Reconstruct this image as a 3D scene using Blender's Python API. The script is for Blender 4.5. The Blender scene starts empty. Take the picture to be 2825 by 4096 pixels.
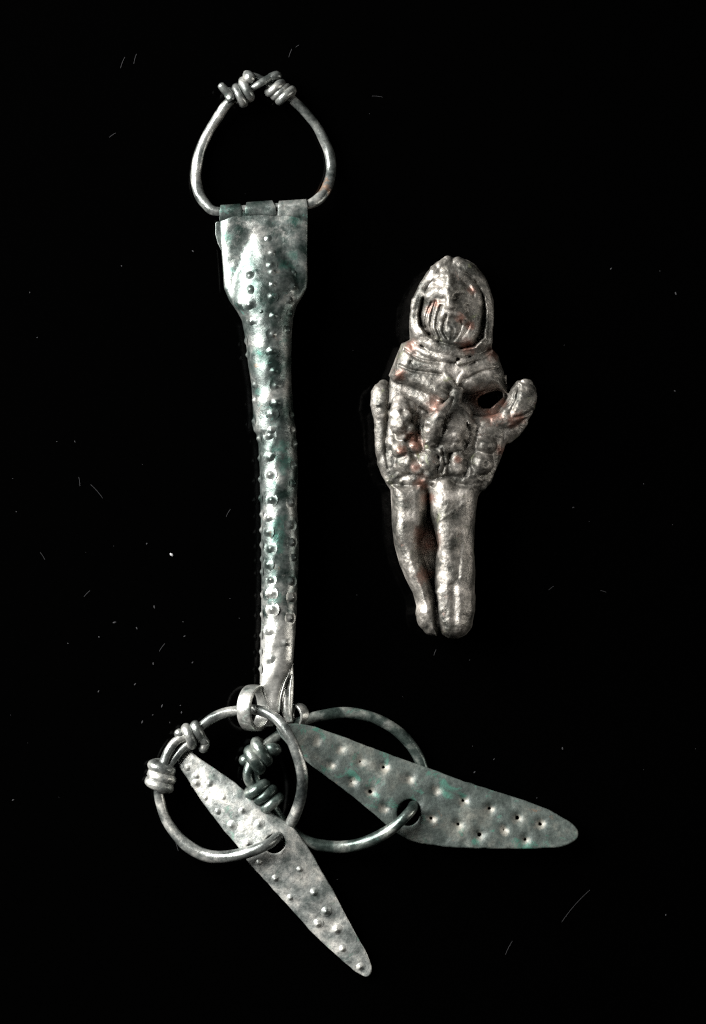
import bpy, math, random
import numpy as np
from mathutils import Vector, Matrix

random.seed(7)
rng = np.random.default_rng(11)
scene = bpy.context.scene
col = scene.collection

# ------------------------------------------------------------------ camera
U = 4.0e-5                      # metres per photograph pixel (2825 x 4096)
CX, CY = 1412.5, 2048.0
DIST = 0.85
VDIR = Vector((-math.tan(math.radians(8.0)), -math.tan(math.radians(3.0)), 1.0)).normalized()
RIGHT = Vector((0, 1, 0)).cross(VDIR).normalized()
CUP = VDIR.cross(RIGHT).normalized()
TARGET = Vector((0, 0, 0.003))
CAM = TARGET + VDIR * DIST
cd = bpy.data.cameras.new('camera')
cd.sensor_fit = 'VERTICAL'
cd.sensor_height = 24.0
cd.lens = 24.0 * DIST / (4096 * U)
cd.clip_start = 0.01
cd.clip_end = 50.0
cam = bpy.data.objects.new('camera', cd)
M = Matrix((RIGHT, CUP, VDIR)).transposed().to_4x4()
M.translation = CAM
cam.matrix_world = M
col.objects.link(cam)
scene.camera = cam

# ------------------------------------------------------------------ world and lamps
world = bpy.data.worlds.new('World')
scene.world = world
world.use_nodes = True
bg = world.node_tree.nodes['Background']
bg.inputs[0].default_value = (0.9, 0.95, 1.0, 1)
bg.inputs[1].default_value = 0.004


def area_lamp(name, loc, target, sx, sy, power, color):
    l = bpy.data.lights.new(name, 'AREA')
    l.shape = 'RECTANGLE'
    l.size, l.size_y = sx, sy
    l.energy = power
    l.color = color
    o = bpy.data.objects.new(name, l)
    o.location = loc
    d = (Vector(target) - Vector(loc)).normalized()
    o.rotation_euler = d.to_track_quat('-Z', 'Y').to_euler()
    col.objects.link(o)
    return o


area_lamp('key_softbox', (-0.44, 0.20, 0.245), (0, -0.01, 0), 0.40, 0.44, 18.0, (1.0, 0.99, 0.975))
area_lamp('side_strip', (0.45, -0.02, 0.07), (0, -0.01, 0), 0.06, 0.45, 0.9, (1.0, 0.96, 0.9))

vs = scene.view_settings
vs.view_transform = 'Standard'
vs.look = 'None'
vs.exposure = 0.18
vs.gamma = 1.0
vs.use_curve_mapping = False
scene.render.engine = 'CYCLES'
scene.cycles.max_bounces = 6
scene.cycles.use_denoising = False      # keep the fine grain of the metal
scene.cycles.filter_width = 1.2


# ------------------------------------------------------------------ mapping helpers
_r, _c, _v = np.array(RIGHT), np.array(CUP), np.array(VDIR)
_cam = np.array(CAM)


def P(x, y, z):
    """photograph pixel + height above the table (in pixel units) -> world point(s)"""
    x = np.asarray(x, float); y = np.asarray(y, float); z = np.asarray(z, float)
    x, y, z = np.broadcast_arrays(x, y, z)
    d = (-_v * DIST) + (x[..., None] - CX) * U * _r + (CY - y[..., None]) * U * _c
    t = (z * U - _cam[2]) / d[..., 2]
    return _cam + d * t[..., None]


def interp(tab, v):
    t = np.array(tab, float)
    return np.interp(v, t[:, 0], t[:, 1])


def smooth_interp(tab, v):
    """monotone-ish smooth interpolation through a table"""
    t = np.array(tab, float)
    xs, ys = t[:, 0], t[:, 1]
    dense = np.linspace(xs[0], xs[-1], 1200)
    yy = np.interp(dense, xs, ys)
    step = dense[1] - dense[0]
    k = max(3, int(14 / step)) | 1
    ker = np.hanning(k + 2)[1:-1]; ker /= ker.sum()
    yp = np.pad(yy, k // 2, mode='edge')
    yy = np.convolve(yp, ker, mode='valid')
    return np.interp(v, dense, yy)


def catmull(pts, n):
    p = np.array(pts, float)
    p = np.vstack([2 * p[0] - p[1], p, 2 * p[-1] - p[-2]])
    out = []
    for i in range(1, len(p) - 2):
        t = np.linspace(0, 1, n, endpoint=False)[:, None]
        a, b, c, d = p[i - 1], p[i], p[i + 1], p[i + 2]
        out.append(0.5 * (2 * b + (c - a) * t + (2 * a - 5 * b + 4 * c - d) * t ** 2 + (3 * b - a - 3 * c + d) * t ** 3))
    out.append(p[-2][None])
    return np.vstack(out)


def thing(name, label, cat, loc, group=None):
    o = bpy.data.objects.new(name, None)
    o.empty_display_size = 0.005
    o.location = Vector(loc)
    col.objects.link(o)
    o['label'] = label
    o['category'] = cat
    if group:
        o['group'] = group
    return o


def obj(name, verts, faces, mat, parent=None, smooth=True, normals=None, deposit=None, stain=None):
    verts = np.asarray(verts, float)
    if parent is not None:
        verts = verts - np.array(parent.location)
    me = bpy.data.meshes.new(name)
    me.from_pydata(verts.tolist(), [], faces if isinstance(faces, list) else faces.tolist())
    me.update()
    if smooth:
        me.polygons.foreach_set('use_smooth', [True] * len(me.polygons))
    if normals is not None:
        me.normals_split_custom_set_from_vertices(normals.tolist())
    if deposit is not None:
        at = me.attributes.new('deposit', 'FLOAT', 'POINT')
        at.data.foreach_set('value', np.broadcast_to(np.asarray(deposit, np.float32), (len(verts),)).copy())
    if stain is not None:
        at = me.attributes.new('stain', 'FLOAT', 'POINT')
        at.data.foreach_set('value', np.broadcast_to(np.asarray(stain, np.float32), (len(verts),)).copy())
    me.materials.append(mat)
    o = bpy.data.objects.new(name, me)
    col.objects.link(o)
    if parent is not None:
        o.parent = parent
    return o


def sweep(pts, rad, seg=14, flat=None, jitter=0.0, taper=True):
    """round wire along pixel-space points (x, y, height); returns verts, faces"""
    pts = np.asarray(pts, float)
    w = P(pts[:, 0], pts[:, 1], pts[:, 2])
    n = len(w)
    rad = np.broadcast_to(np.asarray(rad, float), (n,)).copy() * U
    if jitter:
        s = np.cumsum(np.r_[0, np.linalg.norm(np.diff(w, axis=0), axis=1)]) / U
        ph = rng.uniform(0, 6.28, 3)
        rad *= 1 + jitter * (np.sin(s / 37 + ph[0]) + np.sin(s / 17 + ph[1]) * .6 + np.sin(s / 71 + ph[2]))
    tan = np.gradient(w, axis=0)
    tan /= np.linalg.norm(tan, axis=1)[:, None] + 1e-12
    nrm = np.zeros_like(w)
    a = np.array([0, 0, 1.0])
    if abs(tan[0] @ a) > .9:
        a = np.array([1.0, 0, 0])
    v = a - tan[0] * (tan[0] @ a)
    for i in range(n):
        v = v - tan[i] * (tan[i] @ v)
        v = v / np.linalg.norm(v)
        nrm[i] = v
    bi = np.cross(tan, nrm)
    th = np.linspace(0, 2 * math.pi, seg, endpoint=False)
    # rounded ends
    rings = []
    if taper:
        for f in (0.12, 0.55, 0.85):
            off = -math.sqrt(1 - f * f) * rad[0] * .8
            rings.append((w[0] + tan[0] * off, nrm[0], bi[0], rad[0] * f))
    for i in range(n):
        rings.append((w[i], nrm[i], bi[i], rad[i]))
    if taper:
        for f in (0.85, 0.55, 0.12):
            off = math.sqrt(1 - f * f) * rad[-1] * .8
            rings.append((w[-1] + tan[-1] * off, nrm[-1], bi[-1], rad[-1] * f))
    V = []
    for c, nn, bb, r in rings:
        q_ = len(V)
        fac = 1 + (.035 * np.sin(2 * th + q_ * .11) + .025 * np.sin(3 * th - q_ * .19 + 1.3) + .02 * np.sin(5 * th + q_ * .37)) * (1 if jitter else 0)
        V.append(c + r * fac[:, None] * (np.cos(th)[:, None] * nn + np.sin(th)[:, None] * bb))
    V = np.vstack(V)
    F = []
    m = len(rings)
    for i in range(m - 1):
        for j in range(seg):
            k = (j + 1) % seg
            F.append([i * seg + j, i * seg + k, (i + 1) * seg + k, (i + 1) * seg + j])
    F.append([j for j in range(seg)][::-1])
    F.append([(m - 1) * seg + j for j in range(seg)])
    return V, F


def helix(a, b, R, turns, start=0.0, n=22, r2=None, ecc=1.0):
    """points of a wrap round the axis a -> b (pixel space)"""
    a = np.array(a, float); b = np.array(b, float)
    ax = (b - a) / np.linalg.norm(b - a)
    e1 = np.cross(ax, [0, 0, 1.0]); e1 /= np.linalg.norm(e1)
    e2 = np.cross(ax, e1)
    m = int(turns * n) + 1
    t = np.linspace(0, 1, m)
    ang = start + t * turns * 2 * math.pi
    wob = 1 + .07 * np.sin(ang * .37 + start) + .05 * np.sin(ang * 1.31 + 2 * start)
    t = t + .025 * np.sin(ang * .83 + start * 3)
    return a + (b - a) * t[:, None] + (R * wob * np.cos(ang))[:, None] * e1 * ecc + (R * wob * np.sin(ang))[:, None] * e2


# ------------------------------------------------------------------ materials
def node(nt, typ, **kw):
    n = nt.nodes.new(typ)
    for k, v in kw.items():
        if k.startswith('_'):
            setattr(n, k[1:], v)
        else:
            n.inputs[k].default_value = v
    return n


def bronze(name, dark, mid, pale, verdigris=None, vd_amt=0.0, rust=None, rust_amt=0.0,
           metallic=0.75, rough=(0.28, 0.5), patch=9.0, seed=0.0, bump=0.35, contrast=(0.36, 0.5, 0.66), grain=55.0, chalk=(.54, .53, .49), stain=(.05, .2, .15)):
    """weathered bronze: mottled patina patches, grains of verdigris and bare reddish spots"""
    m = bpy.data.materials.new(name)
    m.use_nodes = True
    nt = m.node_tree
    L = nt.links.new
    b = nt.nodes['Principled BSDF']
    geo = node(nt, 'ShaderNodeNewGeometry')
    mp = node(nt, 'ShaderNodeMapping')
    s = 1 / (1000 * U)
    mp.inputs['Scale'].default_value = (s, s, s)
    mp.inputs['Location'].default_value = (seed, seed * .7, seed * 1.3)
    L(geo.outputs['Position'], mp.inputs['Vector'])

    def noise(scale, detail=5.0, r=.6, dist=0.0, off=0.0):
        n = node(nt, 'ShaderNodeTexNoise', Scale=scale, Detail=detail, Roughness=r, Distortion=dist)
        if off:
            ad = node(nt, 'ShaderNodeVectorMath', _operation='ADD')
            ad.inputs[1].default_value = (off, off * 1.7, -off)
            L(mp.outputs[0], ad.inputs[0])
            L(ad.outputs[0], n.inputs['Vector'])
        else:
            L(mp.outputs[0], n.inputs['Vector'])
        return n.outputs['Fac']

    def ramp(fac, stops):
        r = nt.nodes.new('ShaderNodeValToRGB')
        e = r.color_ramp.elements
        while len(e) < len(stops):
            e.new(0.5)
        for el, (p, c) in zip(e, stops):
            el.position = p
            el.color = (*c, 1) if len(c) == 3 else c
        L(fac, r.inputs[0])
        return r.outputs[0]

    def mix(fac, a, c):
        x = node(nt, 'ShaderNodeMix', _data_type='RGBA')
        L(fac, x.inputs[0]); L(a, x.inputs[6])
        if isinstance(c, tuple):
            x.inputs[7].default_value = (*c, 1)
        else:
            L(c, x.inputs[7])
        return x.outputs[2]

    n1 = noise(patch, 7.0, .62, .3)
    colr = ramp(n1, [(contrast[0], dark), (contrast[1], mid), (contrast[2], pale)])
    n2 = noise(grain, 4.0, .7, 0, 3.1)
    sp = ramp(n2, [(.36, (.45, .45, .45)), (.5, (1, 1, 1)), (.66, (1.45, 1.42, 1.36))])
    mul = node(nt, 'ShaderNodeMix', _data_type='RGBA', _blend_type='MULTIPLY')
    mul.inputs[0].default_value = .55
    L(colr, mul.inputs[6]); L(sp, mul.inputs[7])
    colr = mul.outputs[2]
    crust = None
    if verdigris:
        n3 = noise(patch * 1.3, 8.0, .7, .5, 7.7)
        crust = ramp(n3, [(.66 - .22 * vd_amt, (0, 0, 0)), (.74 - .22 * vd_amt, (1, 1, 1))])
        colr = mix(crust, colr, verdigris)
    rmask = None
    if rust:
        n4 = noise(patch * 1.5, 8.0, .72, .4, 13.3)
        rmask = ramp(n4, [(.68 - .2 * rust_amt, (0, 0, 0)), (.78 - .2 * rust_amt, (1, 1, 1))])
        colr = mix(rmask, colr, rust)
    # whitish mineral deposit where the mesh says so, broken up by grain
    att = node(nt, 'ShaderNodeAttribute', _attribute_name='deposit')
    n8 = noise(patch * 3, 6.0, .65, .2, 43.0)
    dm = node(nt, 'ShaderNodeMath', _operation='ADD'); L(att.outputs['Fac'], dm.inputs[0]); L(n8, dm.inputs[1])
    dsub = node(nt, 'ShaderNodeMapRange'); L(dm.outputs[0], dsub.inputs[0])
    dsub.inputs[1].default_value = .72; dsub.inputs[2].default_value = 1.15
    dsub.inputs[3].default_value = 0.0; dsub.inputs[4].default_value = .9
    colr = mix(dsub.outputs[0], colr, chalk)
    att2 = node(nt, 'ShaderNodeAttribute', _attribute_name='stain')
    n9 = noise(patch * 3.5, 7.0, .7, .3, 51.0)
    sm = node(nt, 'ShaderNodeMath', _operation='ADD'); L(att2.outputs['Fac'], sm.inputs[0]); L(n9, sm.inputs[1])
    ssub = node(nt, 'ShaderNodeMapRange'); L(sm.outputs[0], ssub.inputs[0])
    ssub.inputs[1].default_value = .72; ssub.inputs[2].default_value = 1.2
    ssub.inputs[3].default_value = 0.0; ssub.inputs[4].default_value = .92
    colr = mix(ssub.outputs[0], colr, stain)
    rmask = ssub.outputs[0] if rmask is None else rmask
    L(colr, b.inputs['Base Color'])
    # crusts are mineral, not metal
    mt = node(nt, 'ShaderNodeMapRange')
    L(n1, mt.inputs[0])
    mt.inputs[1].default_value = contrast[0]; mt.inputs[2].default_value = contrast[2]
    mt.inputs[3].default_value = metallic; mt.inputs[4].default_value = metallic * .7
    val = mt.outputs[0]
    for mk in (crust, rmask):
        if mk is not None:
            iv = node(nt, 'ShaderNodeMath', _operation='MULTIPLY_ADD')
            L(mk, iv.inputs[0]); iv.inputs[1].default_value = -.7; iv.inputs[2].default_value = 1.0
            ml = node(nt, 'ShaderNodeMath', _operation='MULTIPLY')
            L(val, ml.inputs[0]); L(iv.outputs[0], ml.inputs[1])
            val = ml.outputs[0]
    L(val, b.inputs['Metallic'])
    rr = node(nt, 'ShaderNodeMapRange')
    n5 = noise(patch * 2.2, 6.0, .65, 0, 21.0)
    L(n5, rr.inputs[0])
    rr.inputs[1].default_value = .35; rr.inputs[2].default_value = .65
    rr.inputs[3].default_value = rough[0]; rr.inputs[4].default_value = rough[1]
    L(rr.outputs[0], b.inputs['Roughness'])
    n6 = noise(grain * .55, 8.0, .7, 0, 31.0)
    n7 = noise(patch * 1.6, 3.0, .5, 0, 37.0)
    add = node(nt, 'ShaderNodeMath', _operation='MULTIPLY_ADD')
    L(n7, add.inputs[0]); add.inputs[1].default_value = 1.2; L(n6, add.inputs[2])
    bp = node(nt, 'ShaderNodeBump', Strength=bump, Distance=8 * U)
    L(add.outputs[0], bp.inputs['Height'])
    L(bp.outputs[0], b.inputs['Normal'])
    return m


M_TUBE = bronze('patinated tube bronze', (.02, .034, .029), (.086, .1, .093), (.3, .297, .275),
                (.035, .085, .07), .25, (.11, .07, .04), .3, metallic=.76, rough=(.22, .4), patch=9, seed=1.0, bump=.22, contrast=(.37, .52, .74), stain=(.04, .15, .115))
M_WIRE = bronze('grey bronze wire', (.045, .053, .05), (.16, .17, .16), (.5, .49, .45),
                (.05, .11, .09), .12, (.22, .12, .06), .1, metallic=.72, rough=(.2, .38), patch=9, seed=4.0, bump=.25, contrast=(.36, .52, .72), stain=(.46, .19, .06))
M_DARKWIRE = bronze('dark green bronze wire', (.018, .029, .025), (.065, .085, .076), (.3, .31, .28),
                    (.04, .1, .08), .25, (.13, .07, .04), .1, metallic=.72, rough=(.2, .38), patch=9, seed=9.0, bump=.25, contrast=(.36, .52, .72))
M_PALE = bronze('pale plate bronze', (.1, .117, .11), (.25, .262, .246), (.52, .51, .465),
                (.1, .17, .135), .34, (.24, .17, .11), .1, metallic=.45, rough=(.3, .5), patch=13, seed=14.0, bump=.35, contrast=(.36, .5, .68), grain=75)
M_DARK = bronze('dark plate bronze', (.036, .047, .042), (.066, .08, .072), (.135, .138, .118),
                (.035, .1, .075), .48, (.11, .065, .04), .22, metallic=.32, rough=(.42, .6), patch=8, seed=19.0, bump=.35, contrast=(.36, .52, .72), grain=75, chalk=(.3, .28, .235))
M_FIG = bronze('brown cast bronze', (.045, .045, .039), (.145, .136, .12), (.4, .372, .335),
               (.085, .09, .052), .28, (.15, .085, .063), .36, metallic=.66, rough=(.32, .52), patch=10, seed=25.0, bump=.5, grain=75, contrast=(.36, .52, .7), stain=(.18, .085, .06))


def plain(name, c, rough, ior=1.45, noise_amt=None):
    m = bpy.data.materials.new(name)
    m.use_nodes = True
    b = m.node_tree.nodes['Principled BSDF']
    b.inputs['Base Color'].default_value = (*c, 1)
    b.inputs['Roughness'].default_value = rough
    b.inputs['IOR'].default_value = ior
    return m


M_TABLE = plain('black acrylic', (.0002, .0002, .0002), .08, 1.1)
M_DUST = plain('dust', (.008, .008, .009), .9)
M_GRAIN = plain('pale dust grain', (.2, .2, .2), .9)

# ------------------------------------------------------------------ the table
tw = .6
g = obj('table_surface', [(-tw, -tw, 0), (tw, -tw, 0), (tw, tw, 0), (-tw, tw, 0)], [[0, 1, 2, 3]], M_TABLE, smooth=False)
g['kind'] = 'structure'
g['label'] = 'glossy black surface under the bronzes'


# ------------------------------------------------------------------ volume tools (distance fields on a grid)
class Field:
    def __init__(self, x0, x1, y0, y1, z0, z1, h):
        self.h = h
        self.o = np.array([x0, y0, z0], float)
        self.xs = np.arange(x0, x1 + h, h); self.ys = np.arange(y0, y1 + h, h); self.zs = np.arange(z0, z1 + h, h)
        self.d = np.full((len(self.xs), len(self.ys), len(self.zs)), 60.0, np.float32)
        self.lab = np.zeros(self.d.shape, np.uint8)
        self.X2, self.Y2 = np.meshgrid(self.xs, self.ys, indexing='ij')

    def box(self, lo, hi):
        s = []
        for a, n, l, h_ in zip((self.xs, self.ys, self.zs), self.d.shape, lo, hi):
            i = max(0, int((l - a[0]) / self.h)); j = min(n, int((h_ - a[0]) / self.h) + 2)
            s.append(slice(i, max(i, j)))
        return tuple(s)

    def grid(self, s):
        return (self.xs[s[0]][:, None, None].astype(np.float32), self.ys[s[1]][None, :, None].astype(np.float32),
                self.zs[s[2]][None, None, :].astype(np.float32))

    def add(self, s, p, k, lab):
        d = self.d[s]
        if lab is not None:
            L = self.lab[s]
            L[np.broadcast_to(p < d, d.shape)] = lab
        if k > 0:
            hh = np.clip(.5 + .5 * (d - p) / k, 0, 1)
            self.d[s] = d * (1 - hh) + p * hh - k * hh * (1 - hh)
        else:
            self.d[s] = np.minimum(d, p)

    def cut(self, s, p, k):
        d = self.d[s]
        q = -p
        hh = np.clip(.5 - .5 * (d - q) / max(k, 1e-3), 0, 1)
        self.d[s] = d * (1 - hh) + q * hh + k * hh * (1 - hh)

    def ellipsoid(self, c, r, k=12, lab=None, cut=False):
        m = 50
        s = self.box([c[i] - r[i] - m for i in range(3)], [c[i] + r[i] + m for i in range(3)])
        x, y, z = self.grid(s)
        a = np.sqrt(((x - c[0]) / r[0]) ** 2 + ((y - c[1]) / r[1]) ** 2 + ((z - c[2]) / r[2]) ** 2)
        b = np.sqrt(((x - c[0]) / r[0] ** 2) ** 2 + ((y - c[1]) / r[1] ** 2) ** 2 + ((z - c[2]) / r[2] ** 2) ** 2)
        p = a * (a - 1) / np.maximum(b, 1e-5)
        (self.cut(s, p, k) if cut else self.add(s, p, k, lab))

    def chain(self, pts, k=10, lab=None, cut=False):
        """tube through (x, y, z, r)"""
        pts = np.array(pts, float)
        m = 50
        lo = (pts[:, :3] - pts[:, 3:]).min(0) - m; hi = (pts[:, :3] + pts[:, 3:]).max(0) + m
        s = self.box(lo, hi)
        x, y, z = self.grid(s)
        best = None
        for a, b in zip(pts[:-1], pts[1:]):
            ab = b[:3] - a[:3]
            t = np.clip(((x - a[0]) * ab[0] + (y - a[1]) * ab[1] + (z - a[2]) * ab[2]) / (ab @ ab), 0, 1)
            p = np.sqrt((x - a[0] - ab[0] * t) ** 2 + (y - a[1] - ab[1] * t) ** 2 + (z - a[2] - ab[2] * t) ** 2) - (a[3] + (b[3] - a[3]) * t)
            best = p if best is None else np.minimum(best, p)
        (self.cut(s, best, k) if cut else self.add(s, best, k, lab))

    def sd2(self, poly):
        p = np.array(poly, float)
        q = np.roll(p, -1, axis=0)
        X, Y = self.X2, self.Y2
        best = np.full(X.shape, 1e9)
        inside = np.zeros(X.shape, bool)
        for (ax, ay), (bx, by) in zip(p, q):
            ex, ey = bx - ax, by - ay
            t = np.clip(((X - ax) * ex + (Y - ay) * ey) / (ex * ex + ey * ey + 1e-9), 0, 1)
            best = np.minimum(best, (X - ax - ex * t) ** 2 + (Y - ay - ey * t) ** 2)
            c = ((ay > Y) != (by > Y)) & (X < (bx - ax) * (Y - ay) / (by - ay + 1e-12) + ax)
            inside ^= c
        d = np.sqrt(best)
        return np.where(inside, -d, d)

    def pillow(self, poly, w, zc, hz, k=12, lab=None, cut=False):
        """solid with a traced outline, rounded over a width w, half thickness hz"""
        s2 = self.sd2(closed(poly))
        p = np.array(poly, float)
        s = self.box([p[:, 0].min() - 45, p[:, 1].min() - 45, zc - hz - 45], [p[:, 0].max() + 45, p[:, 1].max() + 45, zc + hz + 45])
        q = s2[s[0], s[1]][:, :, None]
        z = self.zs[s[2]][None, None, :]
        a = np.maximum(q + w, 0)
        zz = (z - zc) * (w / hz)
        l = np.sqrt(a * a + zz * zz)
        # bring the stretched distance back to about unit gradient
        gz = (w / hz) * np.abs(zz) / np.maximum(l, 1e-3)
        ga = a / np.maximum(l, 1e-3)
        gg = np.sqrt(gz * gz + ga * ga)
        pr = ((l - w) / np.maximum(gg, .3)).astype(np.float32)
        (self.cut(s, pr, k) if cut else self.add(s, pr, k, lab))

    def mesh(self):
        """surface nets -> verts (pixel space), quads, label for each vertex"""
        d = self.d
        ins = d < 0
        nx, ny, nz = d.shape
        c = np.zeros((nx - 1, ny - 1, nz - 1), np.uint8)
        offs = [(i, j, k) for i in (0, 1) for j in (0, 1) for k in (0, 1)]
        for i, j, k in offs:
            c += ins[i:nx - 1 + i, j:ny - 1 + j, k:nz - 1 + k]
        act = (c > 0) & (c < 8)
        idx = np.argwhere(act)
        vid = np.full(act.shape, -1, np.int64)
        vid[act] = np.arange(len(idx))
        corner = {}
        for i, j, k in offs:
            corner[(i, j, k)] = d[idx[:, 0] + i, idx[:, 1] + j, idx[:, 2] + k].astype(float)
        acc = np.zeros((len(idx), 3)); cnt = np.zeros(len(idx))
        for a in offs:
            for ax in range(3):
                if a[ax] == 0:
                    b = list(a); b[ax] = 1; b = tuple(b)
                    da, db = corner[a], corner[b]
                    m = (da < 0) != (db < 0)
                    t = np.where(m, da / np.where(m, da - db, 1), 0)
                    pt = np.array(a, float)[None].repeat(len(idx), 0)
                    pt[:, ax] = t
                    acc[m] += pt[m]; cnt[m] += 1
        V = self.o + (idx + acc / cnt[:, None]) * self.h
        lab = self.lab[idx[:, 0], idx[:, 1], idx[:, 2]]
        Q = []
        for ax in range(3):
            sl0 = [slice(None)] * 3; sl1 = [slice(None)] * 3
            sl0[ax] = slice(0, -1); sl1[ax] = slice(1, None)
            A, B = ins[tuple(sl0)], ins[tuple(sl1)]
            e = np.argwhere(A != B)
            o1, o2 = [(1, 2), (2, 0), (0, 1)][ax]
            e = e[(e[:, o1] > 0) & (e[:, o2] > 0) & (e[:, o1] < d.shape[o1] - 1) & (e[:, o2] < d.shape[o2] - 1)]
            fl = A[tuple(e.T)]
            def v(da, db):
                q = e.copy(); q[:, o1] -= da; q[:, o2] -= db
                return vid[tuple(q.T)]
            quad = np.stack([v(1, 1), v(0, 1), v(0, 0), v(1, 0)], 1)
            quad[~fl] = quad[~fl][:, ::-1]
            Q.append(quad)
        return V, np.vstack(Q), lab


def closed(poly):
    return poly


def vnormals(V, Q):
    a = V[Q[:, 2]] - V[Q[:, 0]]; b = V[Q[:, 3]] - V[Q[:, 1]]
    n = np.cross(a, b)
    N = np.zeros_like(V)
    for i in range(4):
        np.add.at(N, Q[:, i], n)
    return N / (np.linalg.norm(N, axis=1)[:, None] + 1e-20)


def relax(V, Q, it=2, lam=.5):
    for _ in range(it):
        S = np.zeros_like(V); C = np.zeros(len(V))
        for i in range(4):
            j = (i + 1) % 4
            np.add.at(S, Q[:, i], V[Q[:, j]]); np.add.at(C, Q[:, i], 1)
            np.add.at(S, Q[:, j], V[Q[:, i]]); np.add.at(C, Q[:, j], 1)
        V = V + lam * (S / C[:, None] - V)
    return V


def noise2(shape_x, shape_y, cell, seed):
    """smooth random field on the (x, y) grid"""
    r = np.random.default_rng(seed)
    nx, ny = int(shape_x.ptp() if hasattr(shape_x, 'ptp') else np.ptp(shape_x)) // cell + 4, int(np.ptp(shape_y)) // cell + 4
    g = r.normal(size=(int(nx), int(ny)))
    fx = (shape_x - shape_x.min()) / cell; fy = (shape_y - shape_y.min()) / cell
    i = fx.astype(int); j = fy.astype(int)
    a = fx - i; b = fy - j
    a = a * a * (3 - 2 * a); b = b * b * (3 - 2 * b)
    return (g[i, j] * (1 - a) * (1 - b) + g[i + 1, j] * a * (1 - b) + g[i, j + 1] * (1 - a) * b + g[i + 1, j + 1] * a * b)


def dist_poly(X, Y, pts):
    best = np.full(X.shape, 1e12)
    for (ax, ay), (bx, by) in zip(pts[:-1], pts[1:]):
        ex, ey = bx - ax, by - ay
        t = np.clip(((X - ax) * ex + (Y - ay) * ey) / (ex * ex + ey * ey + 1e-9), 0, 1)
        best = np.minimum(best, (X - ax - ex * t) ** 2 + (Y - ay - ey * t) ** 2)
    return np.sqrt(best)


# ------------------------------------------------------------------ embossed bosses (shared mesh)
def boss_mesh(name, mat, R=24.0, H=14.0, core=9.5):
    seg, rings = 14, 7
    V = [(0, 0, H * U)]
    for i in range(1, rings + 1):
        r = R * (i / rings)
        h = H * math.exp(-(r / core) ** 2 * .75) - 1.6 * (i / rings) ** 2
        for j in range(seg):
            a = 2 * math.pi * j / seg
            V.append((r * U * math.cos(a), r * U * math.sin(a), h * U))
    F = [[0, 1 + j, 1 + (j + 1) % seg] for j in range(seg)]
    for i in range(rings - 1):
        for j in range(seg):
            k = (j + 1) % seg
            F.append([1 + i * seg + j, 1 + (i + 1) * seg + j, 1 + (i + 1) * seg + k, 1 + i * seg + k])
    me = bpy.data.meshes.new(name)
    me.from_pydata(V, [], F)
    me.polygons.foreach_set('use_smooth', [True] * len(me.polygons))
    me.materials.append(mat)
    return me


def put_boss(me, parent, base, pos, nrm, sc=1.0):
    o = bpy.data.objects.new('boss', me)
    col.objects.link(o)
    o.parent = parent
    o.location = Vector(pos) - Vector(base.location)
    o.rotation_mode = 'QUATERNION'
    o.rotation_quaternion = Vector(nrm).to_track_quat('Z', 'Y')
    s = sc * random.uniform(.92, 1.1)
    o.scale = (s, s, s * random.uniform(.85, 1.2))
    return o


# ================================================================== tubular handle
HANDLE = thing('pendant_handle', 'long studded bronze tube with flattened hinged top and two curled loops below',
               'pendant', P(1090, 1800, 0))
XL = [(846, 878), (878, 878), (981, 885), (1067, 892), (1153, 897), (1202, 918), (1240, 945), (1281, 968), (1343, 980), (1395, 987),
      (1464, 994), (1536, 1006), (1606, 1011), (1657, 1013), (1700, 1011), (1724, 1015), (1738, 1028), (1778, 1034), (1834, 1037), (1882, 1040), (1962, 1041),
      (2034, 1043), (2065, 1044), (2162, 1045), (2249, 1046), (2340, 1047), (2392, 1046), (2496, 1046), (2565, 1043), (2634, 1041), (2703, 1041),
      (2738, 1040), (2790, 1058), (2830, 1076), (2870, 1086)]
XR = [(846, 1228), (878, 1231), (981, 1230), (1067, 1230), (1112, 1231), (1153, 1228), (1184, 1211), (1222, 1187), (1271, 1173), (1326, 1168),
      (1395, 1166), (1481, 1165), (1536, 1166), (1606, 1171), (1675, 1176), (1713, 1182), (1761, 1186), (1796, 1188), (1865, 1192), (1899, 1192),
      (1969, 1189), (2038, 1188), (2107, 1194), (2141, 1196), (2249, 1195), (2340, 1190), (2444, 1187), (2530, 1182), (2599, 1176), (2650, 1172),
      (2690, 1157), (2727, 1140), (2786, 1122), (2855, 1114), (2870, 1112)]
RT = [(846, 30), (930, 50), (1000, 74), (1060, 96), (1100, 118), (1160, 130), (1220, 130), (1281, 108), (1400, 200)]      # half width of the tube under the sheet
BT = [(846, 1), (930, 8), (1000, 34), (1060, 56), (1100, 72), (1130, 82), (1170, 84), (1281, 90), (1400, 87), (1750, 76), (2200, 74), (2500, 68), (2640, 55), (2700, 42), (2780, 20), (2870, 9)]
FLAT = [(846, 19), (900, 18), (1000, 16), (1150, 26), (1250, 40), (1300, 8), (2870, 5)]
ZC = [(846, 100), (1200, 104), (1800, 100), (2500, 98), (2870, 104)]


def shaft_row(y):
    xl, xr = smooth_interp(XL, y), smooth_interp(XR, y)
    a = (xr - xl) / 2
    rt = np.minimum(smooth_interp(RT, y), a)
    return xl, xr, a, rt, smooth_interp(BT, y), smooth_interp(FLAT, y), smooth_interp(ZC, y)


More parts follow.
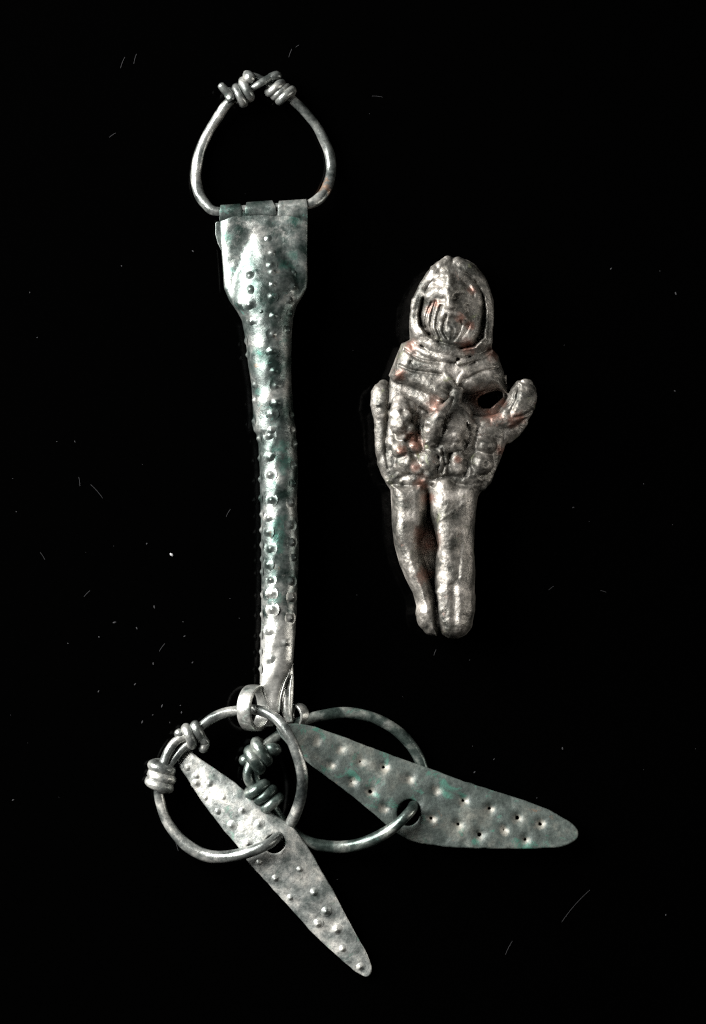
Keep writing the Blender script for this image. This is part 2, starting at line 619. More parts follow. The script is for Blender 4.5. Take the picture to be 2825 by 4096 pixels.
def shaft_height(u, y):
    """height of the front skin over the mid plane at lateral position u in [-1, 1]"""
    xl, xr, a, rt, bt, fl, zc = shaft_row(y)
    u = np.clip(u, -1, 1)
    flat = fl * (1 - np.abs(u) ** 7) ** .5
    ur = np.clip(u * a / np.maximum(rt, 1), -1, 1)
    tube = bt * np.sqrt(np.maximum(1 - ur ** 2, 0))
    k = np.where(y < 1290, np.clip(34 - (y - 1150) * .2, 4, 34), 4.0)
    h = np.clip(.5 + .5 * (tube - flat) / k, 0, 1)
    edge = np.sqrt(np.maximum(1 - u ** 2, 0)) ** .5
    return (flat * (1 - h) + tube * h + k * h * (1 - h) * edge)


def dent(x, y):
    return (2.2 * np.sin(x / 31 + y / 57) * np.sin(y / 43 - x / 67) + 1.6 * np.sin(y / 23 + 2 * np.sin(x / 29)) * np.sin(x / 19 + y / 90))


def shaft_point(u, y, sgn=1.0):
    u = np.asarray(u, float); y = np.asarray(y, float)
    xl, xr, a, rt, bt, fl, zc = shaft_row(y)
    xc = (xl + xr) / 2
    dz = sgn * shaft_height(u, y)
    dx = u * a
    fade = np.sqrt(np.clip(1 - u ** 2, 0, 1))
    dz = dz + sgn * dent(xc + dx, y) * fade
    base = P(xc, y, zc)
    return base + (dx * U)[..., None] * _r + (dz * U)[..., None] * _v


ysr = np.linspace(846, 2868, 420)
half = 40
th = np.linspace(math.pi, 0, half + 1)
uf = np.cos(th)
V = []
for y in ysr:
    top = shaft_point(uf, np.full(uf.shape, y), 1)
    bot = shaft_point(uf[1:-1][::-1], np.full(half - 1, y), -1)
    V.append(np.vstack([top, bot]))
n = 2 * half
V = np.vstack(V)
F = []
for i in range(len(ysr) - 1):
    for j in range(n):
        k = (j + 1) % n
        F.append([i * n + j, (i + 1) * n + j, (i + 1) * n + k, i * n + k])
F.append([j for j in range(n)]); F.append([(len(ysr) - 1) * n + j for j in range(n)][::-1])
ydep = np.repeat(np.clip((ysr - 2200) / 450, 0, 1) * .6 + np.clip((1100 - ysr) / 200, 0, 1) * .22, n)
pxx = []
for y in ysr:
    xl_, xr_, a_, *_ = shaft_row(np.array(y))
    pxx.append(np.r_[(xl_ + xr_) / 2 + uf * a_, (xl_ + xr_) / 2 + uf[1:-1][::-1] * a_])
pxx = np.concatenate(pxx); pyy = np.repeat(ysr, n)
st = np.zeros(len(pxx))
for (sx, sy, sr) in [(1028, 1405, 20), (1034, 1570, 14), (1128, 1800, 30), (1135, 1870, 32), (1150, 1840, 22), (1125, 2095, 34), (1112, 2150, 30), (1115, 2190, 22), (1160, 860, 24), (1185, 885, 22), (1140, 1060, 26), (1170, 1020, 24), (905, 950, 26), (920, 1085, 24), (1120, 2390, 22)]:
    st = np.maximum(st, .42 * np.exp(-((pxx - sx) ** 2 + (pyy - sy) ** 2) / (2 * sr ** 2)))
TUBE = obj('tube', V, F, M_TUBE, HANDLE, deposit=ydep, stain=st)

# hinge tabs wrapped round the suspension wire
HC = 100.0   # height of the hinge wire


def hinge_z(x):
    return HC + (x - 1055) * .139


def hinge_y(x):
    return 846 - .07 * (x - 864)


def tab(x0, x1, x0t, x1t, yend, proud, R=25.0, th_=6.0):
    prof = []
    if proud:
        prof.append((yend, 16.5 + proud)); prof.append((yend - 10, 19 + proud))
    else:
        prof.append((yend + 16, -4.0)); prof.append((yend - 4, 14.0)); prof.append((yend - 16, 19.5)); prof.append((yend - 24, 21.5))
    for a in np.linspace(-10, 190, 18):
        aa = math.radians(a)
        prof.append(('arc', math.sin(aa), math.cos(aa)))
    prof.append((yend, -22.0))
    rows = []
    nx = 9
    for layer in (0, 1):
        for p in prof:
            for i in range(nx):
                t = i / (nx - 1)
                if p[0] == 'arc':
                    up = max(p[1], 0)
                    x = (x0 + (x0t - x0) * up) * (1 - t) + (x1 + (x1t - x1) * up) * t
                    rr = R + proud * .6 - layer * th_
                    y = hinge_y(x) - p[1] * rr; z = hinge_z(x) + p[2] * rr * .9
                else:
                    x = x0 * (1 - t) + x1 * t
                    y = p[0]; z = hinge_z(x) + p[1] - layer * th_ * (1 if p[1] > 0 else -1)
                if 0 < i < nx - 1:
                    z += 1.2 * math.sin(x / 13 + y / 17)
                rows.append((x, y, z))
    rows = np.array(rows)
    V = P(rows[:, 0], rows[:, 1], rows[:, 2])
    m = len(prof)
    F = []
    o = m * nx
    for i in range(m - 1):
        for j in range(nx - 1):
            a, b, c, d = i * nx + j, i * nx + j + 1, (i + 1) * nx + j + 1, (i + 1) * nx + j
            F.append([a, b, c, d]); F.append([o + d, o + c, o + b, o + a])
        for j, s in ((0, 1), (nx - 1, -1)):
            q = [i * nx + j, (i + 1) * nx + j, o + (i + 1) * nx + j, o + i * nx + j]
            F.append(q if s > 0 else q[::-1])
    for i, s in ((0, 1), (m - 1, -1)):
        for j in range(nx - 1):
            q = [i * nx + j, o + i * nx + j, o + i * nx + j + 1, i * nx + j + 1]
            F.append(q if s > 0 else q[::-1])
    ob = obj('hinge_tab', V, F, M_TUBE, HANDLE)
    bv = ob.modifiers.new('bevel', 'BEVEL'); bv.width = 1.5 * U; bv.segments = 2; bv.limit_method = 'ANGLE'; bv.angle_limit = math.radians(50)
    return ob


tab(879, 968, 882, 962, 884, 0)
tab(981, 1104, 986, 1090, 861, 7)
tab(1112, 1230, 1116, 1226, 884, 0)


def slab(name, outline, z0, z1, mat, parent, bevel=2.5):
    n_ = len(outline)
    o = np.array(outline, float)
    tz = (o[:, 0] - 1055) * .139
    V = np.vstack([P(o[:, 0], o[:, 1], z1 + tz), P(o[:, 0], o[:, 1], z0 + tz)])
    F = [list(range(n_))[::-1], [n_ + i for i in range(n_)]]
    for i in range(n_):
        j = (i + 1) % n_
        F.append([i, j, n_ + j, n_ + i])
    ob = obj(name, V, F, mat, parent, smooth=False)
    bv = ob.modifiers.new('bevel', 'BEVEL'); bv.width = bevel * U; bv.segments = 3
    return ob


slab('back_flap', [(862, 892), (868, 886), (1222, 884), (1224, 1005), (884, 1000), (872, 975), (862, 940)], 62, 74, M_TUBE, HANDLE)

# studs on the tube
BM = boss_mesh('tube boss', M_TUBE, 32, 10.0, 12.8)
BMP = boss_mesh('pale tube boss', M_TUBE, 32, 10.0, 12.8)
BMP.attributes.new('deposit', 'FLOAT', 'POINT').data.foreach_set('value', np.full(len(BMP.vertices), .42, np.float32))
studs = [(1073, 954), (1090, 1012), (1083, 1060), (1090, 1088), (1092, 1140), (1090, 1188), (1097, 1264), (1092, 1340), (1090, 1405),
         (1000, 1105), (1004, 1160), (999, 1222), (1047, 1250), (1007, 1288), (1176, 1091), (1175, 1147), (1159, 1202), (1164, 1257), (1154, 1322),
         (1099, 1485), (1107, 1543), (1107, 1612), (1090, 1657), (1087, 1723), (1080, 1744), (1083, 1830), (1083, 1899), (1087, 2000), (1076, 2072),
         (1073, 2128), (1083, 2193), (1171, 1660), (1177, 1720), (1182, 1775), (1180, 1861), (1177, 1934), (1166, 2010), (1163, 2100), (1170, 2169), (1177, 2230),
         (1016, 1540), (1017, 1602), (1014, 1685), (1035, 1755), (1038, 1834), (1040, 1917), (1042, 1993), (1046, 2058), (1046, 2121), (1046, 2180), (1047, 2236), (1048, 2288),
         (1073, 2257), (1085, 2319), (1087, 2375), (1090, 2437), (1080, 2523), (1085, 2634), (1164, 2323), (1168, 2389), (1163, 2471), (1142, 2568),
         (1047, 2378), (1047, 2458), (1045, 2541), (1042, 2606), (1041, 2675), (988, 1420), (983, 1365)]
for (bx, by) in studs:
    xl, xr, a, *_ = shaft_row(np.array(float(by)))
    u = float(np.clip((bx - (xl + xr) / 2) / a, -.985, .985))
    p0 = shaft_point(np.array(u), np.array(float(by)))
    e = .02
    pu = shaft_point(np.array(min(u + e, .999)), np.array(float(by))) - shaft_point(np.array(max(u - e, -.999)), np.array(float(by)))
    pv = shaft_point(np.array(u), np.array(by + 5.0)) - shaft_point(np.array(u), np.array(by - 5.0))
    nn = np.cross(pv, pu)
    nn /= np.linalg.norm(nn)
    if nn @ _v < 0:
        nn = -nn
    put_boss(BMP if by > 2350 else BM, TUBE, HANDLE, p0 - nn * 1.0 * U, nn, (.88 if abs(u) < .85 else .85) if (bx, by) != (1047, 1250) else .5)


# the split lower end: a folded strip on the right, rolled edges, and two curled loops
def strip(name, tab_, mat, parent, nx=9, thick=9.0, camber=8.0):
    """sheet strip from rows (xl, xr, y, z)"""
    t = catmull(tab_, 8)
    R_ = []
    for side in (1, 0):
        for (xl, xr, y, z) in t:
            for i in range(nx):
                s = i / (nx - 1)
                R_.append((xl + (xr - xl) * s, y, z + camber * math.sin(math.pi * s) + (0 if side else -thick)))
    R_ = np.array(R_)
    V = P(R_[:, 0], R_[:, 1], R_[:, 2])
    m = len(t); o = m * nx
    F = []
    for i in range(m - 1):
        for j in range(nx - 1):
            a, b, c, d = i * nx + j, i * nx + j + 1, (i + 1) * nx + j + 1, (i + 1) * nx + j
            F.append([a, d, c, b]); F.append([o + a, o + b, o + c, o + d])
        for j, s in ((0, 1), (nx - 1, -1)):
            q = [i * nx + j, o + i * nx + j, o + (i + 1) * nx + j, (i + 1) * nx + j]
            F.append(q if s > 0 else q[::-1])
    for i, s in ((0, -1), (m - 1, 1)):
        for j in range(nx - 1):
            q = [i * nx + j, o + i * nx + j, o + i * nx + j + 1, i * nx + j + 1]
            F.append(q if s > 0 else q[::-1])
    return obj(name, V, F, mat, parent, deposit=.45)


strip('folded_strip', [(1140, 1170, 2640, 95), (1136, 1175, 2690, 98), (1127, 1176, 2740, 96), (1122, 1173, 2800, 96), (1128, 1172, 2850, 94), (1142, 1174, 2890, 92)], M_TUBE, HANDLE, camber=14)
V, F = sweep(catmull([(1171, 2655, 116), (1158, 2690, 120), (1141, 2727, 122), (1129, 2765, 122), (1121, 2800, 118), (1116, 2850, 112)], 8), 3.8, 10)
obj('rolled_edge', V, F, M_TUBE, HANDLE, deposit=.45)
V, F = sweep(catmull([(1169, 2700, 108), (1163, 2740, 112), (1159, 2800, 113), (1160, 2850, 110), (1166, 2884, 106)], 8), 4.5, 10)
obj('rolled_edge', V, F, M_TUBE, HANDLE, deposit=.45)


def band_loop(name, c, R, w, axis, a0, a1, thick, mat, parent, drift=0.0):
    c = np.array(c, float); ax = np.array(axis, float); ax /= np.linalg.norm(ax)
    e2 = np.array([0, 1.0, 0]); e2 -= ax * (e2 @ ax); e2 /= np.linalg.norm(e2)
    e1 = np.cross(e2, ax)
    m = 48; nx = 7
    R_ = []
    for layer in (0, 1):
        for i in range(m + 1):
            t = i / m
            a = math.radians(a0 + (a1 - a0) * t)
            rr = (R - layer * thick)
            for j in range(nx):
                s = j / (nx - 1) - .5
                bow = (1 - (2 * s) ** 2) * 2.5 * (1 if layer == 0 else -.4)
                R_.append(c + (rr + bow) * (math.cos(a) * e1 + math.sin(a) * e2) + ax * (s * w + drift * (t - .5)))
    R_ = np.array(R_)
    V = P(R_[:, 0], R_[:, 1], R_[:, 2])
    o = (m + 1) * nx
    F = []
    for i in range(m):
        for j in range(nx - 1):
            a, b, c_, d = i * nx + j, i * nx + j + 1, (i + 1) * nx + j + 1, (i + 1) * nx + j
            F.append([a, b, c_, d]); F.append([o + d, o + c_, o + b, o + a])
        for j, s in ((0, 1), (nx - 1, -1)):
            q = [i * nx + j, (i + 1) * nx + j, o + (i + 1) * nx + j, o + i * nx + j]
            F.append(q if s > 0 else q[::-1])
    for i, s in ((0, 1), (m, -1)):
        for j in range(nx - 1):
            q = [i * nx + j, o + i * nx + j, o + i * nx + j + 1, i * nx + j + 1]
            F.append(q if s > 0 else q[::-1])
    ob = obj(name, V, F, mat, parent, deposit=.42)
    bv = ob.modifiers.new('bevel', 'BEVEL'); bv.width = 2.0 * U; bv.segments = 2; bv.limit_method = 'ANGLE'; bv.angle_limit = math.radians(50)
    return ob


band_loop('curled_loop', (1017, 2832, 108), 91, 60, (.87, .05, .49), 0, 360, 15, M_TUBE, HANDLE)
strip('loop_tongue', [(1078, 1116, 2840, 104), (1076, 1113, 2862, 100), (1066, 1108, 2885, 92), (1050, 1092, 2905, 84)], M_TUBE, HANDLE, camber=2)
band_loop('curled_loop', (1190, 2862, 60), 48, 44, (-.72, .1, .69), -200, 150, 10, M_TUBE, HANDLE)

# ================================================================== suspension ring at the top
TOPRING = thing('wire_ring', 'wire ring with two wrapped knots, hinged in the flattened top of the tube', 'ring', P(1060, 600, 0), 'wire rings with wrapped knots')
left_body = [(1109, 302, 62), (1085, 308, 74), (1040, 334, 84), (1001, 357, 72), (955, 382, 62), (907, 419, 54), (869, 474, 40), (828, 540, 32), (799, 610, 30), (786, 680, 32), (785, 727, 40), (796, 774, 48), (822, 815, 60),
             (864, 845, 74), (960, 839, 88), (1060, 832, 100), (1160, 826, 114), (1231, 819, 118), (1269, 801, 102), (1301, 765, 80), (1319, 718, 56), (1325, 666, 32), (1316, 610, 30), (1294, 554, 34),
             (1264, 502, 40), (1222, 450, 46), (1175, 403, 52), (1120, 362, 55), (1076, 337, 52), (1030, 310, 56), (991, 300, 60)]
cp = catmull(left_body, 10)
rr = np.interp(np.linspace(0, 1, len(cp)), [0, .12, .2, .38, .43, .55, .6, .8, .9, 1], [15, 16, 20, 22, 17.5, 17.5, 22, 19.5, 17, 15])
V, F = sweep(cp, rr, 18, jitter=.03)
oc = P(1290, 765, 60)
st = .6 * np.exp(-(((V - oc) ** 2).sum(1)) / (2 * (34 * U) ** 2))
obj('wire', V, F, M_WIRE, TOPRING, stain=st)
h = helix((998, 352, 64), (930, 402, 58), 34, 2.4, 2.2)
h = np.vstack([catmull([(991, 300, 60), (1000, 312, 84), tuple(h[0])], 6)[:-1], h])
h = np.vstack([h, catmull([tuple(h[-1]), (915, 376, 92), (898, 358, 98), (886, 344, 100)], 5)[1:]])
V, F = sweep(h, np.linspace(21, 16, len(h)), 14, jitter=.04)
obj('knot_coil', V, F, M_WIRE, TOPRING)
h = helix((1088, 340, 54), (1152, 390, 54), 31, 3.0, 1.0)
h = np.vstack([catmull([(1085, 308, 74), (1109, 302, 66), tuple(h[0])], 6)[:-1], h])
V, F = sweep(h, 17.0, 14, jitter=.04)
obj('knot_coil', V, F, M_WIRE, TOPRING)

# ================================================================== lower rings
LRING = thing('wire_ring', 'pale wire ring with two wrapped knots threaded through the left loop and left leaf', 'ring', P(920, 3130, 0), 'wire rings with wrapped knots')
lr = [(1106, 3352, 128), (1076, 3374, 168), (1026, 3398, 168), (951, 3420, 140), (876, 3428, 105), (811, 3417, 80), (750, 3383, 62), (700, 3333, 52), (665, 3277, 48), (644, 3216, 50), (634, 3161, 58), (641, 3101, 68), (657, 3048, 76),
      (677, 3000, 84), (708, 2962, 88), (765, 2937, 90), (811, 2902, 92), (851, 2872, 96), (901, 2851, 104), (950, 2843, 112), (1005, 2838, 120), (1051, 2845, 150), (1101, 2872, 190), (1141, 2916, 214), (1171, 2971, 222), (1194, 3031, 216),
      (1209, 3101, 200), (1208, 3161, 178), (1197, 3215, 150), (1180, 3260, 112), (1158, 3300, 74), (1128, 3335, 76), (1106, 3352, 128)]
cp = catmull(lr, 9)
rr = np.interp(np.linspace(0, 1, len(cp)), [0, .1, .2, .32, .42, .55, .7, .85, 1], [22, 24, 24, 18, 18, 20, 21, 23, 22])
V, F = sweep(cp, rr, 18, jitter=.022, taper=False)
obj('wire', V, F, M_WIRE, LRING)
h = helix((795, 2918, 96), (735, 2962, 98), 33, 1.9, 3.6)
h = np.vstack([catmull([(812, 2996, 96), (822, 2972, 104), (812, 2956, 112), tuple(h[0])], 6)[:-1], h])
V, F = sweep(h, 19.5, 14, jitter=.04)
obj('knot_coil', V, F, M_WIRE, LRING)
h = helix((652, 3058, 74), (637, 3146, 62), 37, 2.7, 2.0)
V, F = sweep(h, 22.5, 14, jitter=.03)
obj('knot_coil', V, F, M_WIRE, LRING)
V, F = sweep(catmull([(752, 2975, 80), (728, 2998, 74), (700, 3030, 66), (676, 3060, 62)], 7), 17, 14, jitter=.03)
obj('wire_end', V, F, M_WIRE, LRING)

RRING = thing('wire_ring', 'dark green wire ring with two wrapped knots threaded through the right leaf', 'ring', P(1400, 3120, 0), 'wire rings with wrapped knots')
rrp = [(1656, 3221, 92), (1640, 3246, 150), (1602, 3286, 165), (1551, 3326, 140), (1491, 3358, 112), (1431, 3379, 82), (1371, 3388, 62), (1311, 3386, 50), (1250, 3373, 46), (1195, 3346, 44), (1140, 3300, 46), (1098, 3245, 54), (1066, 3190, 70), (1015, 3150, 84),
       (992, 3112, 92), (998, 3068, 96), (1030, 3018, 100), (1070, 2975, 98), (1110, 2945, 90), (1150, 2915, 82), (1195, 2890, 72), (1235, 2874, 66), (1275, 2864, 64), (1351, 2853, 62), (1411, 2853, 60), (1476, 2865, 58), (1536, 2890, 54), (1596, 2930, 48), (1641, 2977, 42),
       (1676, 3031, 34), (1694, 3085, 28), (1700, 3140, 28), (1685, 3190, 44), (1656, 3221, 92)]
cp = catmull(rrp, 9)
V, F = sweep(cp, np.interp(np.linspace(0, 1, len(cp)), [0, .2, .4, .55, .7, 1], [22, 25, 20, 20, 22.5, 22]), 18, jitter=.022, taper=False)
obj('wire', V, F, M_DARKWIRE, RRING)
h = helix((1066, 2992, 98), (1000, 3062, 96), 40, 2.2, 1.2)
h = np.vstack([catmull([(1102, 3000, 112), (1085, 2995, 128), tuple(h[0])], 6)[:-1], h])
V, F = sweep(h, 25, 14, jitter=.04)
obj('knot_coil', V, F, M_DARKWIRE, RRING)
h = helix((1018, 3146, 84), (1092, 3216, 72), 37, 2.6, 2.4)
V, F = sweep(h, 21, 14, jitter=.04)
obj('knot_coil', V, F, M_DARKWIRE, RRING)
V, F = sweep(catmull([(1012, 3072, 84), (1022, 3100, 78), (1030, 3128, 74), (1030, 3160, 72)], 7), 16, 14, jitter=.03)
obj('wire_end', V, F, M_DARKWIRE, RRING)


# ================================================================== leaf plates
def plate(parent, outline, hole, zmid_fn, thick, mat, dimples=(), seed=1, h=4.0):
    o = np.array(catmull(outline + [outline[0]], 6))[:-1]
    f = Field(o[:, 0].min() - 24, o[:, 0].max() + 24, o[:, 1].min() - 24, o[:, 1].max() + 24, 0, 210, h)
    X, Y = f.X2, f.Y2
    sd = f.sd2(o) + .8 * noise2(X, Y, 26, seed)
    zm = zmid_fn(X, Y) + 2.4 * noise2(X, Y, 80, seed + 1) + .9 * noise2(X, Y, 26, seed + 2)
    deep = np.zeros_like(X)
    for (dx, dy, dep, punch) in dimples:
        r2 = (X - dx) ** 2 + (Y - dy) ** 2
        zm -= dep * np.exp(-r2 / (2 * 15.0 ** 2)) * 1.05
        if punch:
            deep = np.maximum(deep, punch * .9 - np.sqrt(r2))
    hx, hy, rx, ry, ang = hole
    ca, sa = math.cos(ang), math.sin(ang)
    qx = ((X - hx) * ca + (Y - hy) * sa) / rx; qy = (-(X - hx) * sa + (Y - hy) * ca) / ry
    sdh = (np.sqrt(qx ** 2 + qy ** 2) - 1) * min(rx, ry)
    # lip of the drilled hole
    zm -= 5 * np.exp(-np.abs(sdh) / 8.0)
    edge = np.maximum(sd, -sdh)
    edge = np.maximum(edge, deep + np.where(deep > 0, 1.0, -60))
    q = edge[:, :, None]
    w = np.abs(f.zs[None, None, :] - zm[:, :, None]) - thick / 2
    rnd = 3.0
    a = q + rnd; b = w + rnd
    f.d = (np.minimum(np.maximum(a, b), 0) + np.sqrt(np.maximum(a, 0) ** 2 + np.maximum(b, 0) ** 2) - rnd).astype(np.float32)
    V, Q, _ = f.mesh()
    V = relax(V, Q, 1, .4)
    W = P(V[:, 0], V[:, 1], V[:, 2])
    dep = np.zeros(len(V))
    for (dx, dy, dep_, punch) in dimples:
        dep = np.maximum(dep, .5 * np.exp(-((V[:, 0] - dx - 3) ** 2 + (V[:, 1] - dy - 4) ** 2) / (2 * 18.0 ** 2)))
    return obj('blade', W, Q, mat, parent, deposit=dep), zm, f


LO = [(714, 3054), (716, 3020), (730, 2992), (752, 2990), (779, 3018), (811, 3041), (871, 3081), (941, 3131), (1016, 3196), (1091, 3251), (1140, 3285), (1175, 3310), (1206, 3351), (1251, 3419), (1288, 3483), (1333, 3562), (1382, 3656), (1427, 3739), (1465, 3806), (1484, 3855), (1488, 3882),
      (1476, 3904), (1457, 3906), (1427, 3889), (1386, 3855), (1326, 3803), (1251, 3731), (1175, 3648), (1100, 3566), (1036, 3494), (988, 3442), (951, 3387), (901, 3327), (851, 3262), (801, 3196), (750, 3116), (722, 3074)]
LAX = np.array([(740, 3035), (1098, 3372), (1470, 3890)], float)


def lz(X, Y):
    d = np.array([.655, .756]); p = (X - 1098) * d[0] + (Y - 3372) * d[1]
    q = -(X - 1098) * d[1] + (Y - 3372) * d[0]          # positive towards lower left
    base = 118 - np.where(p < 0, .13 * -p, .145 * p) - 9.0 * np.exp(-(p / 120) ** 2) * 0
    return base - .1 * q - (q - 22) ** 2 / 560.0 - np.maximum(-q - 40, 0) * .35


LLEAF = thing('leaf_pendant', 'pale pointed bronze leaf with raised studs and a drilled hole, pointing to the bottom', 'pendant', P(1100, 3450, 0), 'leaf pendants hung from the rings')
bl, zmL, fL = plate(LLEAF, LO, (1100, 3374, 38, 42, .9), lz, 15, M_PALE, seed=3)
BP = boss_mesh('leaf boss', M_PALE, 24, 13.0, 9.0)
for (bx, by) in [(750, 3071), (786, 3104), (786, 3131), (838, 3134), (823, 3191), (893, 3191), (871, 3246), (969, 3241), (926, 3302), (1036, 3297), (991, 3374), (1035, 3449), (1198, 3476), (1100, 3513),
                 (1255, 3570), (1161, 3590), (1303, 3643), (1270, 3694), (1345, 3718), (1369, 3795), (1439, 3867)]:
    def zs_(x, y):
        return float(lz(np.array(x, float), np.array(y, float))) + 7.5
    pos = P(bx, by, zs_(bx, by))
    a = P(bx + 6, by, zs_(bx + 6, by)) - P(bx - 6, by, zs_(bx - 6, by))
    b = P(bx, by + 6, zs_(bx, by + 6)) - P(bx, by - 6, zs_(bx, by - 6))
    nn = np.cross(b, a); nn /= np.linalg.norm(nn)
    put_boss(BP, bl, LLEAF, pos, nn if nn[2] > 0 else -nn, .95)

RO = [(1104, 2912), (1122, 2896), (1175, 2894), (1245, 2903), (1321, 2928), (1416, 2963), (1551, 3014), (1651, 3050), (1720, 3073), (1836, 3118), (1971, 3161), (2101, 3203), (2191, 3238), (2262, 3276), (2302, 3306), (2314, 3331), (2307, 3356), (2277, 3376), (2237, 3389),
      (2176, 3394), (2051, 3396), (1921, 3394), (1800, 3389), (1700, 3376), (1640, 3361), (1600, 3341), (1551, 3303), (1486, 3248), (1401, 3178), (1321, 3118), (1240, 3058), (1175, 3001), (1128, 2952)]


def rz(X, Y):
    d = np.array([.93, .367]); p = (X - 1634) * d[0] + (Y - 3251) * d[1]
    q = -(X - 1634) * d[1] + (Y - 3251) * d[0]
    return 112 - .045 * p + .03 * q - (q + 20) ** 2 / 1500.0 - np.maximum(q - 40, 0) ** 2 / 420.0


dimp = [(1266, 2966, 9, 0), (1361, 2996, 10, 0), (1441, 3046, 14, 4), (1534, 3068, 14, 7), (1636, 3116, 12, 0), (1742, 3166, 12, 0), (1321, 3061, 9, 0), (1406, 3126, 13, 4), (1481, 3166, 14, 9), (1536, 3231, 10, 0),
        (1853, 3203, 14, 7), (1958, 3233, 14, 7), (2069, 3271, 14, 9), (2161, 3296, 14, 8), (1725, 3273, 14, 7), (1833, 3296, 14, 7), (1918, 3338, 14, 9), (2016, 3318, 13, 4), (2101, 3358, 14, 7)]
RLEAF = thing('leaf_pendant', 'dark green pointed bronze leaf with punched dimples and a drilled hole, pointing right', 'pendant', P(1700, 3200, 0), 'leaf pendants hung from the rings')
plate(RLEAF, RO, (1636, 3250, 46, 54, 0.25), rz, 15, M_DARK, dimp, seed=8)

# ================================================================== hooded figurine
FIG = thing('bronze_figurine', 'small cast bronze figurine of a hooded bearded figure carrying fruit in a lifted apron', 'figurine', P(1780, 1800, 0))
f = Field(1452, 2176, 1004, 2582, -4, 372, 3.1)
BODY, HOOD, CAPE, APRON, FRUIT, SHOE = 1, 2, 3, 4, 5, 6

hood_o = [(1788, 1028), (1812, 1040), (1839, 1034), (1872, 1040), (1900, 1056), (1938, 1103), (1962, 1155), (1976, 1202), (1976, 1263), (1973, 1320), (1971, 1352), (1969, 1392), (1920, 1425), (1850, 1440), (1780, 1432), (1710, 1410), (1660, 1380),
          (1640, 1352), (1637, 1305), (1647, 1235), (1658, 1179), (1680, 1132), (1708, 1089), (1745, 1050)]
open_o = [(1735, 1085), (1700, 1140), (1675, 1202), (1663, 1263), (1672, 1305), (1700, 1343), (1750, 1376), (1788, 1388), (1844, 1402), (1905, 1392), (1945, 1355), (1952, 1300), (1953, 1235), (1944, 1174), (1915, 1120), (1876, 1085), (1810, 1070)]
f.pillow(hood_o, 62, 118, 118, 8, HOOD)
f.pillow(open_o, 24, 330, 185, 6, None, cut=True)
f.chain([(1737, 1086, 212, 18), (1694, 1142, 206, 17), (1666, 1203, 200, 16), (1655, 1263, 196, 16), (1661, 1312, 198, 19), (1690, 1356, 204, 23), (1745, 1392, 210, 23), (1790, 1406, 212, 20), (1850, 1418, 206, 17), (1915, 1404, 194, 15), (1956, 1365, 182, 13),
         (1962, 1300, 182, 12), (1961, 1235, 188, 13), (1951, 1172, 198, 15), (1923, 1115, 208, 17), (1878, 1075, 214, 20)], 10, HOOD)
f.chain([(1790, 1046, 194, 22), (1760, 1068, 206, 20), (1735, 1090, 208, 15)], 14, HOOD)
f.chain([(1835, 1052, 194, 24), (1875, 1070, 206, 22), (1905, 1098, 204, 17)], 14, HOOD)
f.chain([(1812, 1030, 200, 4), (1812, 1062, 232, 5)], 6, None, cut=True)
# face
face_o = [(1724, 1066), (1700, 1141), (1686, 1202), (1674, 1258), (1683, 1304), (1708, 1338), (1740, 1372), (1778, 1392), (1844, 1406), (1898, 1386), (1926, 1334), (1944, 1263), (1946, 1202), (1932, 1146), (1902, 1092), (1864, 1056), (1790, 1048)]
f.pillow(face_o, 40, 120, 110, 3, BODY)
f.ellipsoid((1802, 1210, 182), (92, 140, 84), 26, BODY)
f.chain([(1798, 1110, 250, 14), (1797, 1170, 260, 14), (1802, 1222, 270, 18)], 22, BODY)            # worn nose
f.chain([(1716, 1182, 222, 12), (1758, 1164, 244, 13), (1796, 1166, 252, 12)], 22, BODY)            # brow
f.chain([(1796, 1166, 252, 12), (1842, 1160, 244, 13), (1898, 1176, 220, 12)], 22, BODY)
f.ellipsoid((1758, 1196, 264), (20, 10, 14), 16, None, cut=True)
f.ellipsoid((1848, 1194, 264), (24, 13, 17), 16, None, cut=True)
f.chain([(1770, 1262, 246, 10), (1800, 1248, 256, 10), (1846, 1258, 246, 12), (1866, 1286, 232, 10)], 18, BODY)      # moustache
f.ellipsoid((1820, 1278, 264), (22, 8, 12), 12, None, cut=True)
f.ellipsoid((1802, 1330, 196), (66, 46, 46), 26, BODY)                                             # beard
# cape over the shoulders
torso_o = [(1562, 1500), (2026, 1500), (2030, 1560), (2040, 1640), (1960, 1720), (1600, 1720), (1550, 1640)]
f.pillow(torso_o, 60, 40, 46, 8, BODY)
cape_o = [(1640, 1360), (1606, 1374), (1590, 1413), (1567, 1470), (1555, 1502), (1576, 1526), (1614, 1536), (1668, 1556), (1722, 1584), (1752, 1602), (1790, 1606), (1826, 1570), (1883, 1578), (1938, 1562), (1993, 1558), (2032, 1578), (2023, 1540), (2009, 1475), (1994, 1423), (1971, 1398), (1900, 1415), (1800, 1400), (1700, 1385)]
f.pillow(cape_o, 58, 104, 104, 10, CAPE)
f.chain([(1824, 1556, 170, 26), (1820, 1620, 180, 30), (1850, 1650, 150, 40)], 14, BODY)
f.chain([(1640, 1560, 90, 34), (1700, 1600, 110, 34), (1760, 1640, 130, 30)], 20, BODY)
f.chain([(1650, 1378, 164, 12), (1668, 1394, 184, 16), (1705, 1412, 206, 16), (1770, 1430, 216, 15), (1815, 1440, 214, 12)], 10, CAPE)
f.chain([(1964, 1404, 168, 10), (1930, 1424, 190, 12), (1880, 1440, 208, 11), (1836, 1452, 214, 10)], 9, CAPE)
f.chain([(1626, 1430, 150, 18), (1660, 1448, 174, 26), (1710, 1462, 190, 28), (1772, 1474, 198, 24)], 16, CAPE)
f.chain([(1606, 1486, 148, 18), (1646, 1502, 170, 24), (1700, 1526, 188, 26), (1745, 1556, 198, 22), (1776, 1584, 200, 16)], 14, CAPE)
